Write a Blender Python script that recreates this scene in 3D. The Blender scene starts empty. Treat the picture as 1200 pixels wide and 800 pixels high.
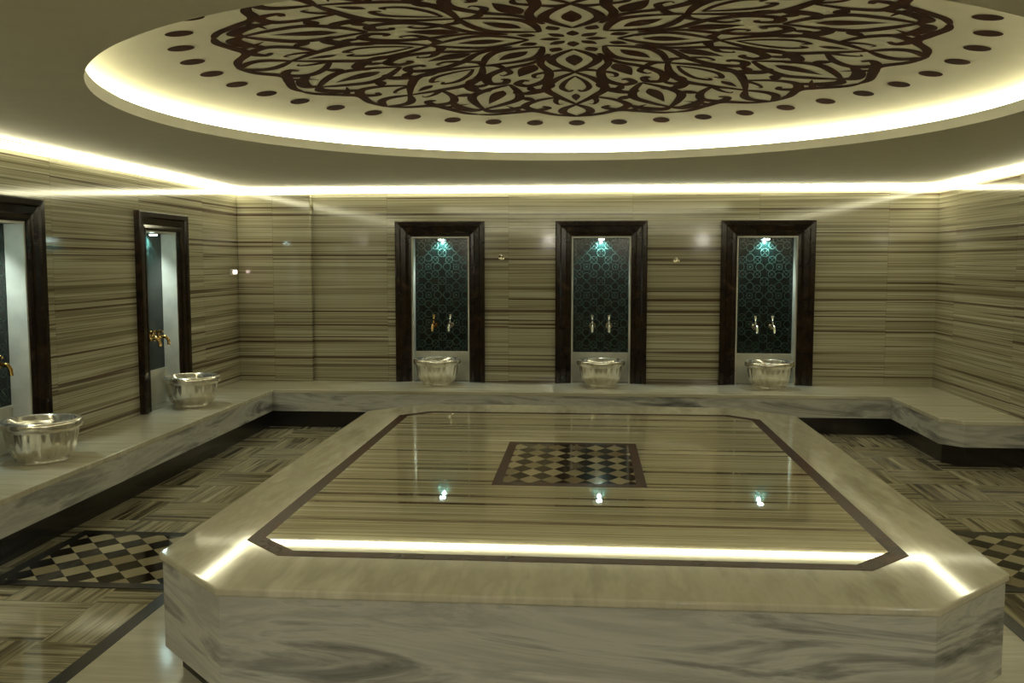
import bpy, math, random
from mathutils import Vector
random.seed(4)
sc = bpy.context.scene
sc.view_settings.view_transform = 'Standard'
sc.view_settings.look = 'None'
sc.view_settings.exposure = 1.2

# ------------------------------------------------------------ helpers
def lin(c):
    o = []
    for v in c[:3]:
        v = v/255.0
        o.append(v/12.92 if v <= 0.04045 else ((v+0.055)/1.055)**2.4)
    return (o[0], o[1], o[2], 1.0)

class NT:
    def __init__(s, name):
        s.m = bpy.data.materials.new(name); s.m.use_nodes = True
        s.t = s.m.node_tree; s.t.nodes.clear()
        s.out = s.t.nodes.new('ShaderNodeOutputMaterial')
    def n(s, typ, **kw):
        nd = s.t.nodes.new(typ)
        for k, v in kw.items(): setattr(nd, k, v)
        return nd
    def link(s, a, b): s.t.links.new(a, b)
    def put(s, sock, v):
        if isinstance(v, (int, float)): sock.default_value = v
        elif isinstance(v, (tuple, list)): sock.default_value = v
        else: s.link(v, sock)
    def math(s, op, a, b=0.0, c=0.0, clamp=False):
        nd = s.n('ShaderNodeMath', operation=op); nd.use_clamp = clamp
        s.put(nd.inputs[0], a); s.put(nd.inputs[1], b); s.put(nd.inputs[2], c)
        return nd.outputs[0]
    def obj(s):
        tc = s.n('ShaderNodeTexCoord'); sx = s.n('ShaderNodeSeparateXYZ')
        s.link(tc.outputs['Object'], sx.inputs[0])
        return tc.outputs['Object'], sx.outputs[0], sx.outputs[1], sx.outputs[2]
    def vec(s, x, y, z):
        c = s.n('ShaderNodeCombineXYZ')
        s.put(c.inputs[0], x); s.put(c.inputs[1], y); s.put(c.inputs[2], z)
        return c.outputs[0]
    def noise(s, v, scale=1.0, detail=3.0, rough=0.5, dist=0.0):
        nd = s.n('ShaderNodeTexNoise')
        s.link(v, nd.inputs['Vector'])
        nd.inputs['Scale'].default_value = scale; nd.inputs['Detail'].default_value = detail
        nd.inputs['Roughness'].default_value = rough; nd.inputs['Distortion'].default_value = dist
        return nd.outputs[0]
    def ramp(s, f, stops, interp='LINEAR'):
        nd = s.n('ShaderNodeValToRGB'); cr = nd.color_ramp; cr.interpolation = interp
        while len(cr.elements) > 1: cr.elements.remove(cr.elements[-1])
        cr.elements[0].position = stops[0][0]; cr.elements[0].color = lin(stops[0][1])
        for p, c in stops[1:]:
            e = cr.elements.new(p); e.color = lin(c)
        s.put(nd.inputs[0], f); return nd.outputs[0]
    def mix(s, f, a, b, mode='MIX'):
        nd = s.n('ShaderNodeMix', data_type='RGBA', blend_type=mode)
        s.put(nd.inputs[0], f)
        for i, v in ((6, a), (7, b)):
            s.put(nd.inputs[i], v)
        return nd.outputs[2]
    def fin(s, col, rough=0.3, metal=0.0, spec=0.5, coat=0.0, ior=1.5):
        p = s.n('ShaderNodeBsdfPrincipled')
        s.put(p.inputs['Base Color'], col); s.put(p.inputs['Roughness'], rough)
        p.inputs['Metallic'].default_value = metal
        p.inputs['IOR'].default_value = ior
        p.inputs['Specular IOR Level'].default_value = spec
        p.inputs['Coat Weight'].default_value = coat
        p.inputs['Coat Roughness'].default_value = 0.03
        s.link(p.outputs[0], s.out.inputs[0])
        return s.m

def plain(name, c, rough=0.4, metal=0.0, var=0.12, spec=0.5, ior=1.5):
    t = NT(name); o, x, y, z = t.obj()
    f = t.noise(o, 6.0, 4.0)
    d = tuple(max(0, v*(1-var)) for v in c); l = tuple(min(255, v*(1+var)) for v in c)
    return t.fin(t.ramp(f, [(0.35, d), (0.65, l)]), rough, metal, spec, ior=ior)

def emis(name, c, st):
    t = NT(name); e = t.n('ShaderNodeEmission')
    e.inputs[0].default_value = lin(c); e.inputs[1].default_value = st
    t.link(e.outputs[0], t.out.inputs[0]); return t.m

def stripe(name, axis, stops, dark, freq=16.0, along=0.25, rough=0.12, thin=True, spec=0.5, slab=None, thinf=1.6, th=0.585, nr=0.6, ior=1.5):
    """banded marble: bands vary along `axis`"""
    t = NT(name); o, x, y, z = t.obj()
    if axis == 'z':
        v = t.vec(t.math('MULTIPLY', x, along), t.math('MULTIPLY', y, along), t.math('MULTIPLY', z, freq))
        a = z
    elif axis == 'y':
        v = t.vec(t.math('MULTIPLY', x, along), t.math('MULTIPLY', y, freq), z)
        a = y
    else:
        v = t.vec(t.math('MULTIPLY', x, freq), t.math('MULTIPLY', y, along), z)
        a = x
    if slab:
        u = t.math('ADD', x, y) if axis == 'z' else (x if axis == 'y' else y)
        sid = t.math('FLOOR', t.math('DIVIDE', u, slab))
        off = t.math('MULTIPLY', sid, 0.03)
        va = t.n('ShaderNodeVectorMath', operation='ADD'); t.link(v, va.inputs[0]); t.link(t.vec(off, off, off), va.inputs[1])
        v = va.outputs[0]
    f = t.noise(v, 1.0, 4.0, nr)
    col = t.ramp(f, stops)
    if thin:
        v2n = t.n('ShaderNodeVectorMath', operation='MULTIPLY_ADD')
        t.link(v, v2n.inputs[0]); v2n.inputs[1].default_value = (thinf, thinf, thinf); v2n.inputs[2].default_value = (7.1, 3.3, 9.7)
        f2 = t.noise(v2n.outputs[0], 1.0, 3.0, 0.5)
        k = t.ramp(f2, [(0.0, (0, 0, 0)), (th, (0, 0, 0)), (th+0.04, (235, 235, 235)), (1, (235, 235, 235))])
        col = t.mix(k, col, lin(dark))
    if slab:
        fr = t.math('FRACT', t.math('DIVIDE', u, slab))
        g = t.math('LESS_THAN', fr, 0.005/slab)
        col = t.mix(t.math('MULTIPLY', g, 0.3), col, lin(dark))
    return t.fin(col, rough, spec=spec, ior=ior)

def mk(name, verts, faces, mat, parent=None, smooth=False, bevel=0.0):
    me = bpy.data.meshes.new(name); me.from_pydata(verts, [], faces); me.update()
    mats = mat if isinstance(mat, (list, tuple)) else [mat]
    for m in mats: me.materials.append(m)
    o = bpy.data.objects.new(name, me); sc.collection.objects.link(o)
    if smooth:
        for p in me.polygons: p.use_smooth = True
    if parent: o.parent = parent
    if bevel > 0:
        b = o.modifiers.new('bevel', 'BEVEL'); b.width = bevel; b.segments = 3; b.limit_method = 'ANGLE'
    return o

def boxvf(x0, x1, y0, y1, z0, z1, V, F):
    b = len(V)
    V += [(x0,y0,z0),(x1,y0,z0),(x1,y1,z0),(x0,y1,z0),(x0,y0,z1),(x1,y0,z1),(x1,y1,z1),(x0,y1,z1)]
    F += [(b,b+3,b+2,b+1),(b+4,b+5,b+6,b+7),(b,b+1,b+5,b+4),(b+1,b+2,b+6,b+5),(b+2,b+3,b+7,b+6),(b+3,b,b+4,b+7)]

def boxes(name, lst, mat, parent=None, bevel=0.0):
    V, F = [], []
    for b in lst: boxvf(*b, V, F)
    return mk(name, V, F, mat, parent, bevel=bevel)

def prism(name, poly, z0, z1, mat, parent=None, bevel=0.0):
    n = len(poly)
    V = [(x, y, z0) for x, y in poly] + [(x, y, z1) for x, y in poly]
    F = [tuple(range(n-1, -1, -1)), tuple(range(n, 2*n))]
    for i in range(n):
        j = (i+1) % n; F.append((i, j, n+j, n+i))
    return mk(name, V, F, mat, parent, bevel=bevel)

def ringprism(name, po, pi, z0, z1, mat, parent=None):
    n = len(po)
    V = [(x,y,z0) for x,y in po]+[(x,y,z0) for x,y in pi]+[(x,y,z1) for x,y in po]+[(x,y,z1) for x,y in pi]
    F = []
    for i in range(n):
        j = (i+1) % n
        F += [(2*n+i, 2*n+j, 3*n+j, 3*n+i), (i, n+i, n+j, j), (i, j, 2*n+j, 2*n+i), (n+j, n+i, 3*n+i, 3*n+j)]
    return mk(name, V, F, mat, parent)

def lathe(name, prof, mat, parent=None, seg=48, lobes=0, amp=0.0, smooth=True, cx=0, cy=0):
    V, F = [], []
    for r, z, k in prof:
        for i in range(seg):
            a = 2*math.pi*i/seg
            rr = r*(1 + amp*k*math.cos(a*lobes)) if lobes else r
            V.append((cx+rr*math.cos(a), cy+rr*math.sin(a), z))
    m = len(prof)
    for q in range(m-1):
        for i in range(seg):
            j = (i+1) % seg
            F.append((q*seg+i, q*seg+j, (q+1)*seg+j, (q+1)*seg+i))
    F.append(tuple(reversed(range(seg)))); F.append(tuple((m-1)*seg+i for i in range(seg)))
    return mk(name, V, F, mat, parent, smooth)

def tube(name, pts, rad, mat, parent=None, seg=12):
    V, F = [], []
    P = [Vector(p) for p in pts]; n = len(P)
    rr = rad if isinstance(rad, (list, tuple)) else [rad]*n
    for i, p in enumerate(P):
        d = (P[min(i+1, n-1)]-P[max(i-1, 0)]).normalized()
        up = Vector((1, 0, 0)) if abs(d.x) < 0.9 else Vector((0, 1, 0))
        s = d.cross(up).normalized(); t = d.cross(s).normalized()
        for k in range(seg):
            a = 2*math.pi*k/seg
            V.append(tuple(p + (s*math.cos(a)+t*math.sin(a))*rr[i]))
    for i in range(n-1):
        for k in range(seg):
            j = (k+1) % seg
            F.append((i*seg+k, i*seg+j, (i+1)*seg+j, (i+1)*seg+k))
    F.append(tuple(range(seg))); F.append(tuple((n-1)*seg+k for k in reversed(range(seg))))
    return mk(name, V, F, mat, parent, True)

def empty(name, loc, rz=0.0):
    e = bpy.data.objects.new(name, None); sc.collection.objects.link(e)
    e.location = loc; e.rotation_euler = (0, 0, rz); e.empty_display_size = 0.1
    return e

# ------------------------------------------------------------ materials
wst = [(0.30, (88, 78, 58)), (0.39, (138, 132, 108)), (0.45, (180, 175, 152)), (0.50, (122, 115, 92)),
       (0.55, (186, 182, 160)), (0.61, (136, 129, 104)), (0.70, (202, 198, 178))]
M_wall = stripe('striped_marble_wall', 'z', wst, (66, 40, 26), freq=17.0, along=0.07, rough=0.085, slab=1.25, thinf=1.7, th=0.575, nr=0.55)
pst = [(0.30, (132, 122, 94)), (0.40, (172, 164, 134)), (0.48, (204, 198, 172)), (0.53, (150, 142, 114)),
       (0.60, (212, 207, 184)), (0.72, (182, 174, 148))]
M_field = stripe('striped_marble_platform', 'y', pst, (98, 74, 50), freq=13.0, along=0.10, rough=0.02, spec=0.5, ior=2.0)
lst_ = [(0.30, (164, 159, 141)), (0.45, (194, 190, 173)), (0.55, (182, 177, 159)), (0.70, (210, 206, 191))]
M_bench = stripe('bench_marble', 'y', lst_, (120, 100, 70), freq=6.0, along=0.5, rough=0.12, thin=False)
M_border = stripe('border_marble', 'x', lst_, (120, 100, 70), freq=5.0, along=1.2, rough=0.06, thin=False, spec=0.25)

def veined():
    t = NT('veined_marble_face'); o, x, y, z = t.obj()
    v = t.vec(t.math('MULTIPLY', x, 0.8), t.math('MULTIPLY', y, 0.8), t.math('ADD', t.math('MULTIPLY', z, 6.0), t.math('MULTIPLY', x, 0.4)))
    f = t.noise(v, 1.3, 6.0, 0.62, 0.6)
    col = t.ramp(f, [(0.30, (88, 89, 90)), (0.42, (146, 147, 146)), (0.50, (192, 192, 188)), (0.60, (168, 168, 165)), (0.75, (216, 216, 212))])
    return t.fin(col, 0.12)
M_face = veined()
def brown():
    t = NT('dark_brown_marble'); o, x, y, z = t.obj()
    f = t.noise(o, 7.0, 6.0, 0.65, 0.8)
    return t.fin(t.ramp(f, [(0.3, (20, 14, 10)), (0.5, (34, 24, 17)), (0.62, (46, 34, 24)), (0.74, (74, 58, 42))]), 0.14, spec=0.3)
M_brown = brown()
M_black = plain('black_stone_plinth', (20, 16, 13), 0.2)
M_inlay = plain('brown_inlay', (66, 38, 22), 0.25, spec=0.2, ior=1.18)
M_trim = plain('white_marble_trim', (200, 198, 186), 0.2, var=0.05)
M_ceil = plain('painted_plaster', (216, 213, 200), 0.7, var=0.01)
M_dome = plain('dome_plaster', (222, 217, 194), 0.7, var=0.01)
M_med = plain('medallion_brown', (64, 34, 17), 0.9, spec=0.05)
M_gold = plain('brass', (196, 160, 96), 0.16, 1.0)
M_chrome = plain('chrome', (225, 220, 205), 0.12, 1.0, var=0.03)
M_led = emis('led_warm', (253, 248, 208), 9.0)
M_ledr = emis('led_ring', (253, 248, 208), 6.0)
M_spot = emis('niche_spot_glow', (215, 255, 248), 25.0)
M_fill_globe = emis('fill_globe_glow', (255, 249, 236), 17.0)  # glow of the added fill globes behind the camera

def kurna():
    t = NT('basin_silver'); o, x, y, z = t.obj()
    v = t.vec(t.math('MULTIPLY', x, 16), t.math('MULTIPLY', y, 16), t.math('MULTIPLY', z, 3))
    f = t.noise(v, 1.0, 4.0, 0.6, 0.4)
    return t.fin(t.ramp(f, [(0.32, (176, 168, 150)), (0.5, (224, 220, 208)), (0.7, (242, 240, 232))]), 0.16, 0.8)
M_basin = kurna()

def tiles():
    t = NT('teal_arabesque_tile'); o, x, y, z = t.obj()
    s = 0.29
    def loc(c, off):
        f = t.math('FRACT', t.math('ADD', t.math('DIVIDE', c, s), off))
        return t.math('ABSOLUTE', t.math('SUBTRACT', f, 0.5))
    a = loc(x, 0.0); b = loc(z, 0.15)
    def length(ax, bx): return t.math('SQRT', t.math('ADD', t.math('MULTIPLY', ax, ax), t.math('MULTIPLY', bx, bx)))
    def band(v, r, w): return t.math('LESS_THAN', t.math('ABSOLUTE', t.math('SUBTRACT', v, r)), w)
    l0 = length(a, b)
    a2 = t.math('SUBTRACT', 0.5, a); b2 = t.math('SUBTRACT', 0.5, b)
    l1 = length(a2, b2)
    l2 = length(t.math('SUBTRACT', a, 0.25), t.math('SUBTRACT', b, 0.25))
    l3 = length(t.math('SUBTRACT', a, 0.33), b); l4 = length(a, t.math('SUBTRACT', b, 0.33))
    diag = t.math('ABSOLUTE', t.math('SUBTRACT', a, b)); dsum = t.math('ADD', a, b)
    pats = [band(l0, 0.10, 0.014), band(l1, 0.14, 0.014), band(l2, 0.12, 0.012), band(l3, 0.13, 0.012), band(l4, 0.13, 0.012),
            band(dsum, 0.5, 0.012), t.math('LESS_THAN', l0, 0.04), t.math('MULTIPLY', t.math('LESS_THAN', diag, 0.010), t.math('GREATER_THAN', l0, 0.1))]
    m = pats[0]
    for p in pats[1:]: m = t.math('MAXIMUM', m, p)
    g = t.math('MAXIMUM', t.math('GREATER_THAN', a, 0.49), t.math('GREATER_THAN', b, 0.49))
    n = t.noise(o, 9.0, 3.0)
    base = t.ramp(n, [(0.35, (3, 14, 14)), (0.65, (6, 23, 22))])
    col = t.mix(t.math('MULTIPLY', m, 0.75), base, lin((46, 68, 62)))
    col = t.mix(g, col, lin((3, 8, 8)))
    return t.fin(col, 0.16)
M_tile = tiles()

def rhomb(name, ax, by, tones):
    t = NT(name); o, x, y, z = t.obj()
    u = t.math('DIVIDE', x, ax); v = t.math('DIVIDE', y, by)
    p = t.math('FLOOR', t.math('ADD', u, v)); q = t.math('FLOOR', t.math('SUBTRACT', u, v))
    par = t.math('ABSOLUTE', t.math('MODULO', t.math('ADD', p, q), 2.0))
    wn = t.n('ShaderNodeTexWhiteNoise'); t.link(t.vec(p, q, 0.0), wn.inputs[0])
    light = t.ramp(wn.outputs[0], [(0.0, tones[1]), (1.0, tones[2])])
    col = t.mix(t.math('GREATER_THAN', par, 0.5), light, lin(tones[0]))
    return t.fin(col, 0.08)
M_rh = rhomb('rhomb_inlay', 0.115, 0.17, [(46, 30, 20), (180, 172, 144), (124, 108, 80)])
M_rhf = rhomb('rhomb_floor_inlay', 0.16, 0.19, [(26, 18, 13), (176, 168, 142), (128, 116, 90)])

def floor_mat():
    t = NT('basketweave_floor'); o, x, y, z = t.obj()
    s = 0.46
    fx = t.math('FLOOR', t.math('DIVIDE', x, s)); fy = t.math('FLOOR', t.math('DIVIDE', y, s))
    par = t.math('ABSOLUTE', t.math('MODULO', t.math('ADD', fx, fy), 2.0))
    inv = t.math('SUBTRACT', 1.0, par)
    c1 = t.math('ADD', t.math('MULTIPLY', x, par), t.math('MULTIPLY', y, inv))
    c2 = t.math('ADD', t.math('MULTIPLY', y, par), t.math('MULTIPLY', x, inv))
    idn = t.math('ADD', t.math('MULTIPLY', fx, 7.3), t.math('MULTIPLY', fy, 3.1))
    v = t.vec(t.math('MULTIPLY', c1, 22.0), t.math('MULTIPLY', c2, 0.8), idn)
    f = t.noise(v, 1.0, 4.0, 0.6)
    pl = t.math('FLOOR', t.math('DIVIDE', c1, s/6))
    wn = t.n('ShaderNodeTexWhiteNoise'); t.link(t.vec(pl, idn, 1.0), wn.inputs[0])
    f = t.math('ADD', f, t.math('MULTIPLY', t.math('SUBTRACT', wn.outputs[0], 0.5), 0.20))
    col = t.ramp(f, [(0.30, (70, 60, 44)), (0.42, (124, 116, 92)), (0.52, (172, 165, 140)), (0.60, (126, 118, 94)), (0.72, (194, 189, 166))])
    e = t.math('LESS_THAN', t.math('FRACT', t.math('DIVIDE', c1, s/6)), 0.06)
    col = t.mix(t.math('MULTIPLY', e, 0.6), col, lin((48, 38, 28)))
    return t.fin(col, 0.08, spec=0.6)
M_floor = floor_mat()

# ------------------------------------------------------------ room shell
XL, XR, YB, YF = -3.6, 3.42, 9.55, -1.0
ZC = 2.36
NB = [-1.50, 0.14, 1.785]          # niches in back wall (x)
NL = [3.26, 5.49, 7.72]            # niches in left wall (y)
HW, ZB, ZT = 0.30, 0.37, 1.86      # niche half width, bottom, top

boxes('floor', [(XL-0.2, XR+0.2, YF-0.2, YB+0.2, -0.1, 0.0)], M_floor)
def wall_holes(name, a0, a1, centers, mk_box):
    L = []; cur = a0
    for c in centers:
        L.append(mk_box(cur, c-HW, 0, ZC+0.02)); L.append(mk_box(c-HW, c+HW, 0, ZB)); L.append(mk_box(c-HW, c+HW, ZT, ZC+0.02)); cur = c+HW
    L.append(mk_box(cur, a1, 0, ZC+0.02))
    return boxes(name, L, M_wall)
wall_holes('wall_back', XL-0.2, XR+0.2, NB, lambda a, b, z0, z1: (a, b, YB, YB+0.2, z0, z1))
wall_holes('wall_left', YF, YB, NL, lambda a, b, z0, z1: (XL-0.2, XL, a, b, z0, z1))
boxes('wall_right', [(XR, XR+0.2, YF, YB, 0, ZC+0.02)], M_wall)
boxes('wall_front', [(XL-0.2, XR+0.2, YF-0.2, YF, 0, ZC+0.02)], M_wall)
boxes('trim_1', [(XL, -2.83, YB-0.07, YB, 0.37, 2.285)], M_wall, bevel=0.006)   # corner pilaster

# perimeter LED cove
LZ0, LZ1, LP = 2.305, 2.345, 0.018
boxes('cove_light_back', [(XL+LP, XR-LP, YB-LP, YB, LZ0, LZ1)], M_led)
boxes('cove_light_left', [(XL, XL+LP, YF+LP, YB, LZ0, LZ1)], M_led)
boxes('cove_light_right', [(XR-LP, XR, YF+LP, YB, LZ0, LZ1)], M_led)
boxes('cove_light_front', [(XL, XR, YF, YF+LP, LZ0, LZ1)], M_led)

# ceiling with circular opening
CX, CY, R1, R2 = -0.08, 4.88, 2.27, 2.41
SEG = 160
def domez(r): return 2.73 - 0.041*r*r
angs = [2*math.pi*i/SEG for i in range(SEG)]
for cx_, cy_ in ((XL-.2, YF-.2), (XR+.2, YF-.2), (XR+.2, YB+.2), (XL-.2, YB+.2)):
    angs.append(math.atan2(cy_-CY, cx_-CX) % (2*math.pi))
angs = sorted(angs); n = len(angs)
V, F = [], []
for a in angs:
    c, s = math.cos(a), math.sin(a)
    ts = []
    if c > 1e-9: ts.append((XR+.2-CX)/c)
    if c < -1e-9: ts.append((XL-.2-CX)/c)
    if s > 1e-9: ts.append((YB+.2-CY)/s)
    if s < -1e-9: ts.append((YF-.2-CY)/s)
    tt = min(ts)
    V += [(CX+tt*c, CY+tt*s, ZC), (CX+R1*c, CY+R1*s, ZC), (CX+R1*c, CY+R1*s, 2.42), (CX+R2*c, CY+R2*s, 2.42), (CX+R2*c, CY+R2*s, domez(R2)), (CX+tt*c, CY+tt*s, ZC+0.5)]
for i in range(n):
    j = (i+1) % n
    for k in range(4):
        F.append((6*i+k, 6*j+k, 6*j+k+1, 6*i+k+1))
mk('ceiling', V, F, M_ceil)
# dome
V, F = [], []
RN = 24
for q in range(RN+1):
    r = R2*q/RN
    for i in range(SEG):
        a = 2*math.pi*i/SEG
        V.append((CX+r*math.cos(a), CY+r*math.sin(a), domez(r)))
for q in range(RN):
    for i in range(SEG):
        j = (i+1) % SEG
        F.append((q*SEG+i, q*SEG+j, (q+1)*SEG+j, (q+1)*SEG+i))
mk('ceiling_dome', V, F, M_dome, smooth=True)
# LED ring
V, F = [], []
for i in range(SEG):
    a = 2*math.pi*i/SEG; c, s = math.cos(a), math.sin(a)
    for r, z in ((R2-.004, 2.425), (R2-.02, 2.425), (R2-.02, 2.47), (R2-.004, 2.47)):
        V.append((CX+r*c, CY+r*s, z))
for i in range(SEG):
    j = (i+1) % SEG
    for k in range(4):
        F.append((4*i+k, 4*j+k, 4*j+(k+1) % 4, 4*i+(k+1) % 4))
mk('cove_light_ring', V, F, M_ledr)

# ------------------------------------------------------------ ceiling medallion (arabesque)
MV, MF = [], []
def P(x, y):
    r = math.hypot(x, y)
    return (CX+x, CY+y, domez(r)-0.0014)
def catmull(pts, m=10):
    P_ = [Vector(p) for p in pts]; out = []
    P_ = [P_[0]*2-P_[1]] + P_ + [P_[-1]*2-P_[-2]]
    for i in range(1, len(P_)-2):
        for k in range(m):
            t = k/m
            a, b, c, d = P_[i-1], P_[i], P_[i+1], P_[i+2]
            out.append(0.5*((2*b)+(c-a)*t+(2*a-5*b+4*c-d)*t*t+(3*b-a-3*c+d)*t**3))
    out.append(P_[-2]); return out
def ribbon(pts, wf):
    n = len(pts); b = len(MV)
    for i, p in enumerate(pts):
        d = pts[min(i+1, n-1)]-pts[max(i-1, 0)]
        if d.length < 1e-9: d = Vector((1, 0))
        d.normalize(); nn = Vector((-d.y, d.x)); w = wf(i/(n-1))/2
        a = p+nn*w; c = p-nn*w
        MV.append(P(a.x, a.y)); MV.append(P(c.x, c.y))
    for i in range(n-1):
        MF.append((b+2*i, b+2*i+1, b+2*i+3, b+2*i+2))
RS = 1.74
ND = 8
def sector(polar, w, kind='taper', mirror=True):
    for s in range(ND):
        for mir in ((1, -1) if mirror else (1,)):
            pts = []
            for r, a in polar:
                an = math.radians(a*mir + 360/ND*s) - math.pi/2
                pts.append(Vector((RS*r*math.cos(an), RS*r*math.sin(an))))
            cp = catmull(pts)
            if kind == 'taper': wf = lambda t: RS*w*(0.35+0.65*math.sin(math.pi*t)**0.7)
            elif kind == 'leaf': wf = lambda t: RS*w*math.sin(math.pi*min(1, t*1.0))**0.9*(1.15-0.5*t)
            elif kind == 'comma': wf = lambda t: RS*w*(1-t)**0.8*min(1, t*8+0.25)
            else: wf = lambda t: RS*w
            ribbon(cp, wf)
# centre rosette
sector([(0.035, 0), (0.10, 0)], 0.040, 'leaf', False)
sector([(0.115, 22.5), (0.145, 22.5), (0.175, 22.5)], 0.045, 'leaf', False)
# inner cups
sector([(0.13, 0), (0.20, 14), (0.27, 16), (0.34, 9), (0.42, 0)], 0.032)
sector([(0.20, 0), (0.27, 0), (0.34, 0)], 0.06, 'leaf', False)
# S vines curling outward
sector([(0.20, 22.5), (0.32, 20), (0.42, 12), (0.53, 11), (0.605, 15.5), (0.59, 20), (0.545, 19.5), (0.545, 17)], 0.036)
sector([(0.42, 12), (0.395, 5), (0.42, 0)], 0.032)
sector([(0.34, 22.5), (0.41, 22.5), (0.50, 22.5)], 0.07, 'leaf', False)
sector([(0.42, 12), (0.46, 17), (0.50, 16), (0.49, 13.5)], 0.03, 'comma')
# large leaf on axis
sector([(0.42, 0), (0.52, 7.5), (0.64, 9.5), (0.74, 5), (0.84, 0)], 0.036)
sector([(0.47, 0), (0.54, 3.5), (0.62, 4.5), (0.67, 2.2), (0.65, 0.8)], 0.022)
sector([(0.70, 0), (0.74, 0), (0.79, 0)], 0.035, 'leaf', False)
sector([(0.53, 11), (0.60, 9), (0.66, 9.5)], 0.05, 'leaf')
# half palmettes
sector([(0.64, 9.5), (0.70, 14), (0.70, 18), (0.66, 18.5)], 0.06, 'comma')
sector([(0.605, 15.5), (0.65, 14), (0.67, 12.5)], 0.035, 'leaf')
# leaf between axes
sector([(0.60, 22.5), (0.69, 17.5), (0.78, 16), (0.86, 19), (0.93, 22.5)], 0.036)
sector([(0.68, 22.5), (0.75, 22.5), (0.86, 22.5)], 0.06, 'leaf', False)
# outer vines
sector([(0.74, 5), (0.80, 11), (0.87, 13), (0.92, 10), (0.89, 7), (0.865, 8.5)], 0.036)
sector([(0.74, 5), (0.80, 5.5), (0.84, 4.5), (0.83, 3)], 0.028, 'comma')
sector([(0.84, 0), (0.90, 3), (0.95, 3), (1.0, 0)], 0.036)
sector([(0.80, 11), (0.77, 14), (0.79, 15.5)], 0.045, 'leaf')
sector([(0.87, 13), (0.92, 16), (0.95, 20), (0.93, 22.5)], 0.045)
# scalloped rim
sector([(1.0, 0), (0.975, 5), (0.93, 10), (0.95, 14), (0.99, 19), (1.0, 22.5)], 0.034)
sector([(0.95, 13), (0.90, 15.5), (0.87, 18)], 0.03, 'comma')
# dots
for i in range(40):
    a = 2*math.pi*i/40 - math.pi/2
    b = len(MV); N_ = 20
    dc, ds = math.cos(a), math.sin(a)
    for k in range(N_):
        t = 2*math.pi*k/N_
        rr, tt = 1.889+0.06*math.cos(t), 0.058*math.sin(t)
        MV.append(P(rr*dc-tt*ds, rr*ds+tt*dc))
    MF.append(tuple(b+k for k in range(N_)))
mk('ceiling_medallion', MV, MF, M_med)

# ------------------------------------------------------------ benches
def bench_poly(o=0.0):
    return [(XL, YF), (-3.03-o, YF), (-3.03-o, 8.82+o), (2.79+o, 8.82+o), (2.79+o, 7.62+o), (2.93+o*0.5, 7.47+o), (XR, 7.47+o), (XR, YB), (XL, YB)]
bench = empty('marble_bench', (0, 0, 0))
prism('plinth', bench_poly(0.05), 0.0, 0.16, M_black, bench)
prism('face', bench_poly(0.012), 0.16, 0.335, M_face, bench)
prism('seat_slab', bench_poly(0.0), 0.335, 0.37, M_bench, bench, bevel=0.006)

# ------------------------------------------------------------ central platform
PX0, PX1, PY0, PY1 = -1.65, 1.53, 3.06, 7.30
def octa(x0, x1, y0, y1, c):
    return [(x0+c, y0), (x1-c, y0), (x1, y0+c), (x1, y1-c), (x1-c, y1), (x0+c, y1), (x0, y1-c), (x0, y0+c)]
plat = empty('marble_platform', (0, 0, 0))
prism('plinth', octa(PX0+.06, PX1-.06, PY0+.06, PY1-.06, .37), 0, 0.10, M_black, plat)
prism('body', octa(PX0+.012, PX1-.012, PY0+.012, PY1-.012, .375), 0.10, 0.45, M_face, plat)
prism('top_slab', octa(PX0, PX1, PY0, PY1, .38), 0.45, 0.48, M_border, plat, bevel=0.008)
ox0, ox1, oy0, oy1 = -1.365, 1.235, 3.43, 6.93
w_ = 0.065
ringprism('brown_band', octa(ox0, ox1, oy0, oy1, .19), octa(ox0+w_, ox1-w_, oy0+w_, oy1-w_, .165), 0.478, 0.4815, M_inlay, plat)
prism('striped_field', octa(ox0+w_, ox1-w_, oy0+w_, oy1-w_, .165), 0.478, 0.4815, M_field, plat)
mx0, mx1, my0, my1 = -0.475, 0.305, 4.63, 5.77
def rect(x0, x1, y0, y1): return [(x0, y0), (x1, y0), (x1, y1), (x0, y1)]
ringprism('checker_frame', rect(mx0, mx1, my0, my1), rect(mx0+.05, mx1-.05, my0+.06, my1-.06), 0.48, 0.483, M_inlay, plat)
prism('checker_inlay', rect(mx0+.05, mx1-.05, my0+.06, my1-.06), 0.48, 0.483, M_rh, plat)

# floor inlays
fi = empty('floor_inlay', (0, 0, 0))
ringprism('dark_band', octa(-2.04, 1.92, 2.67, 7.69, .45), octa(-1.97, 1.85, 2.74, 7.62, .42), 0.0, 0.003, M_black, fi)
prism('light_margin', octa(-1.97, 1.85, 2.74, 7.62, .42), 0.0, 0.002, M_bench, fi)
for nm, x0, x1, y0, y1 in (('left', -2.98, -1.80, 4.33, 5.27), ('right', 1.70, 3.0, 4.62, 5.66)):
    ringprism('checker_frame_'+nm, rect(x0, x1, y0, y1), rect(x0+.06, x1-.06, y0+.07, y1-.07), 0.0, 0.005, M_black, fi)
    prism('checker_'+nm, rect(x0+.06, x1-.06, y0+.07, y1-.07), 0.0, 0.005, M_rhf, fi)

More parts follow.
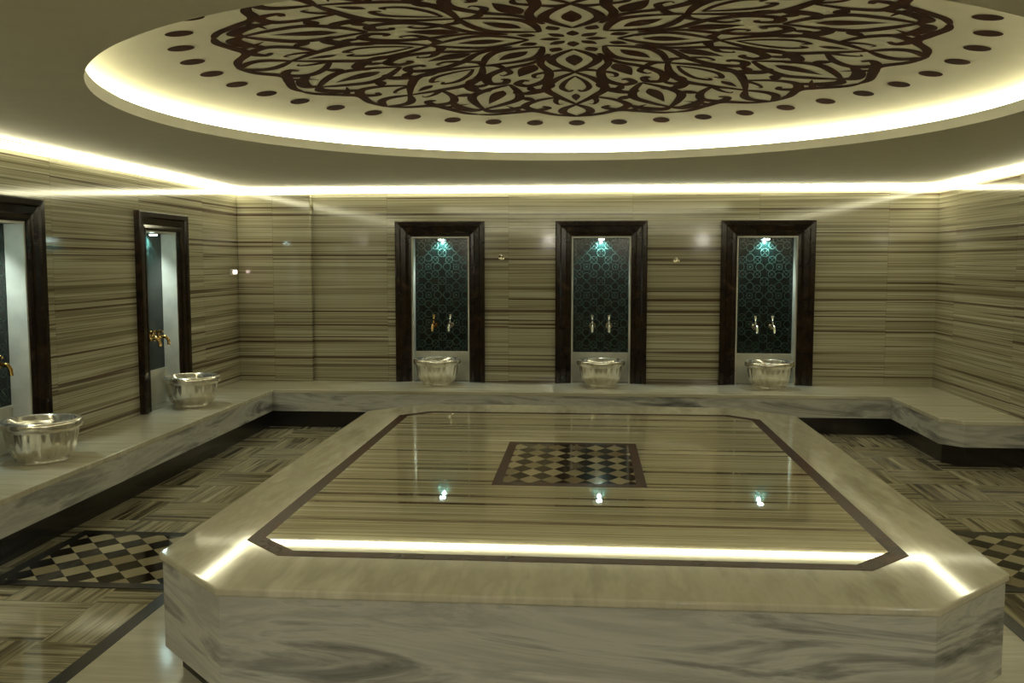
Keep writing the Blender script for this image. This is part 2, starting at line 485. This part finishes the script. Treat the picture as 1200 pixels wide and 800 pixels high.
# ------------------------------------------------------------ niches
def tap(name, parent_loc, rz, mat, lever):
    e = empty(name, parent_loc, rz)
    # local: wall plane y=0, room toward -y
    def cyl(nm, p0, p1, r): return tube(nm, [p0, p1], r, mat, e, 16)
    cyl('rosette', (0, 0, 0), (0, -0.012, 0), 0.034)
    cyl('body', (0, -0.012, 0), (0, -0.06, 0), 0.019)
    tube('spout', [(0, -0.05, 0), (0, -0.08, 0.012), (0, -0.115, 0.008), (0, -0.135, -0.02), (0, -0.138, -0.06)], [0.015, 0.015, 0.014, 0.013, 0.013], mat, e)
    cyl('stem', (0, -0.045, 0.0), (0, -0.045, 0.05), 0.011)
    if lever:
        tube('handle', [(0, -0.045, 0.045), (0, -0.03, 0.075), (0, -0.02, 0.105)], [0.015, 0.012, 0.016], mat, e)
    else:
        cyl('handle', (-0.038, -0.045, 0.055), (0.038, -0.045, 0.055), 0.010)
        cyl('handle_cross', (0, -0.083, 0.055), (0, -0.007, 0.055), 0.010)
    return e

def basin(loc):
    e = empty('metal_wash_basin', loc)
    prof = [(0.150, 0.0, 0), (0.158, 0.015, 0), (0.150, 0.03, 0), (0.175, 0.05, .6), (0.195, 0.10, 1), (0.207, 0.16, 1), (0.212, 0.195, .6), (0.214, 0.208, 0),
            (0.232, 0.214, 0), (0.238, 0.226, 0), (0.238, 0.252, 0), (0.232, 0.262, 0), (0.205, 0.264, 0), (0.195, 0.256, 0), (0.188, 0.22, 0),
            (0.170, 0.13, 0), (0.12, 0.08, 0), (0.02, 0.07, 0)]
    lathe('bowl', prof, M_basin, e, seg=144, lobes=24, amp=0.016)
    return e

def niche(cx, cy, rz):
    e = empty('wall_niche', (cx, cy, 0), rz)
    d = 0.14; hw = HW-0.001
    boxes('tile_panel', [(-hw, hw, d-0.01, d+0.01, 0.665, ZT)], M_tile, e)
    boxes('lower_panel', [(-hw, hw, d-0.012, d+0.01, ZB, 0.665)], M_trim, e)
    t = 0.016
    boxes('white_liner', [(-hw, -hw+t, -0.004, d-0.012, ZB, ZT-t), (hw-t, hw, -0.004, d-0.012, ZB, ZT-t), (-hw, hw, -0.004, d-0.012, ZT-t, ZT-0.001),
                          (-hw+t, hw-t, d-0.022, d-0.0121, 0.655, 0.675)], M_trim, e)
    # moulded brown marble architrave: profile (offset from opening, protrusion)
    prof = [(0.0, 0.0), (0.0, 0.022), (0.02, 0.026), (0.045, 0.022), (0.055, 0.03), (0.10, 0.036), (0.112, 0.05), (0.150, 0.052), (0.160, 0.045), (0.160, 0.0)]
    Vv, Ff = [], []
    m = len(prof)
    for st in range(4):
        for o, p in prof:
            if st == 0: q = (-HW-o, -p, ZB)
            elif st == 1: q = (-HW-o, -p, ZT+o*0.95)
            elif st == 2: q = (HW+o, -p, ZT+o*0.95)
            else: q = (HW+o, -p, ZB)
            Vv.append(q)
    for st in range(3):
        for k in range(m-1):
            Ff.append((st*m+k, (st+1)*m+k, (st+1)*m+k+1, st*m+k+1))
    Ff.append(tuple(range(m))); Ff.append(tuple(3*m+k for k in reversed(range(m))))
    mk('architrave', Vv, Ff, M_brown, e)
    # recessed spot
    lathe('spot_rim', [(0.036, ZT-t-0.012, 0), (0.036, ZT-t, 0)], M_chrome, e, 24, cx=0, cy=0.06)
    lathe('spot_lens', [(0.028, ZT-t-0.02, 0), (0.030, ZT-t-0.011, 0)], M_spot, e, 24, cx=0, cy=0.06)
    L = bpy.data.lights.new('niche_spot_lamp', 'SPOT'); L.energy = 9; L.color = (0.80, 1.0, 0.96)
    L.spot_size = math.radians(130); L.spot_blend = 0.7; L.shadow_soft_size = 0.02
    lo = bpy.data.objects.new('spot_lamp', L); sc.collection.objects.link(lo); lo.parent = e
    lo.location = (0, 0.09, ZT-t-0.035); lo.rotation_euler = (math.radians(25), 0, 0)

for i, x in enumerate(NB):
    niche(x, YB, 0.0)
    tap('wall_tap', (x-0.085, YB+0.13, 0.95), 0, M_chrome if i else M_gold, True)
    tap('wall_tap', (x+0.085, YB+0.13, 0.95), 0, M_chrome, True)
    basin((x, 9.32, 0.37))
for y in NL:
    niche(XL, y, math.pi/2)
    tap('wall_tap', (XL-0.13, y-0.085, 0.95), math.pi/2, M_gold, False)
    tap('wall_tap', (XL-0.13, y+0.085, 0.95), math.pi/2, M_gold, False)
    basin((-3.37, y+0.02, 0.37))

# small wall nozzles / sensor lamp
def nozzle(x, z):
    e = empty('steam_nozzle', (x, YB, z))
    tube('plate', [(0, 0, 0), (0, -0.01, 0)], 0.032, M_chrome, e, 20)
    tube('nose', [(0, -0.01, 0), (0, -0.03, 0)], [0.018, 0.012], M_chrome, e, 16)
nozzle(-0.87, 1.65); nozzle(0.89, 1.62)
e = empty('emergency_lamp', (XL, 9.3, 1.50), math.pi/2)
boxes('housing', [(-0.06, 0.06, -0.035, 0, -0.03, 0.03)], M_trim, e, bevel=0.006)
boxes('lens', [(-0.045, 0.045, -0.040, -0.034, -0.016, 0.016)], emis('emergency_glow', (255, 225, 215), 5.0), e)

# added fill globes on the unseen entrance wall, put in to brighten the room
for x in (-2.4, -0.8, 0.8, 2.4):
    e = empty('added_fill_globe', (x, YF, 1.95))
    tube('backplate', [(0, 0, 0), (0, 0.015, 0)], 0.06, M_gold, e, 24)
    tube('arm', [(0, 0.01, 0), (0, 0.06, -0.02), (0, 0.12, -0.02), (0, 0.15, 0.0), (0, 0.15, 0.03)], 0.01, M_gold, e)
    pr = [(max(0.004, 0.09*math.sin(math.pi*k/16)), 0.115-0.09*math.cos(math.pi*k/16), 0) for k in range(17)]
    lathe('globe', pr, M_fill_globe, e, 32, cy=0.15)

# ------------------------------------------------------------ camera
cam = bpy.data.cameras.new('camera'); co = bpy.data.objects.new('camera', cam); sc.collection.objects.link(co)
cam.sensor_width = 36; cam.lens = 33.0; cam.clip_start = 0.05
co.location = (0, 0, 1.6)
co.rotation_euler = (math.radians(90-4.83), 0, math.radians(4.57))
sc.camera = co
w = bpy.data.worlds.new('world'); sc.world = w; w.use_nodes = True
w.node_tree.nodes['Background'].inputs[0].default_value = (0.02, 0.02, 0.018, 1)
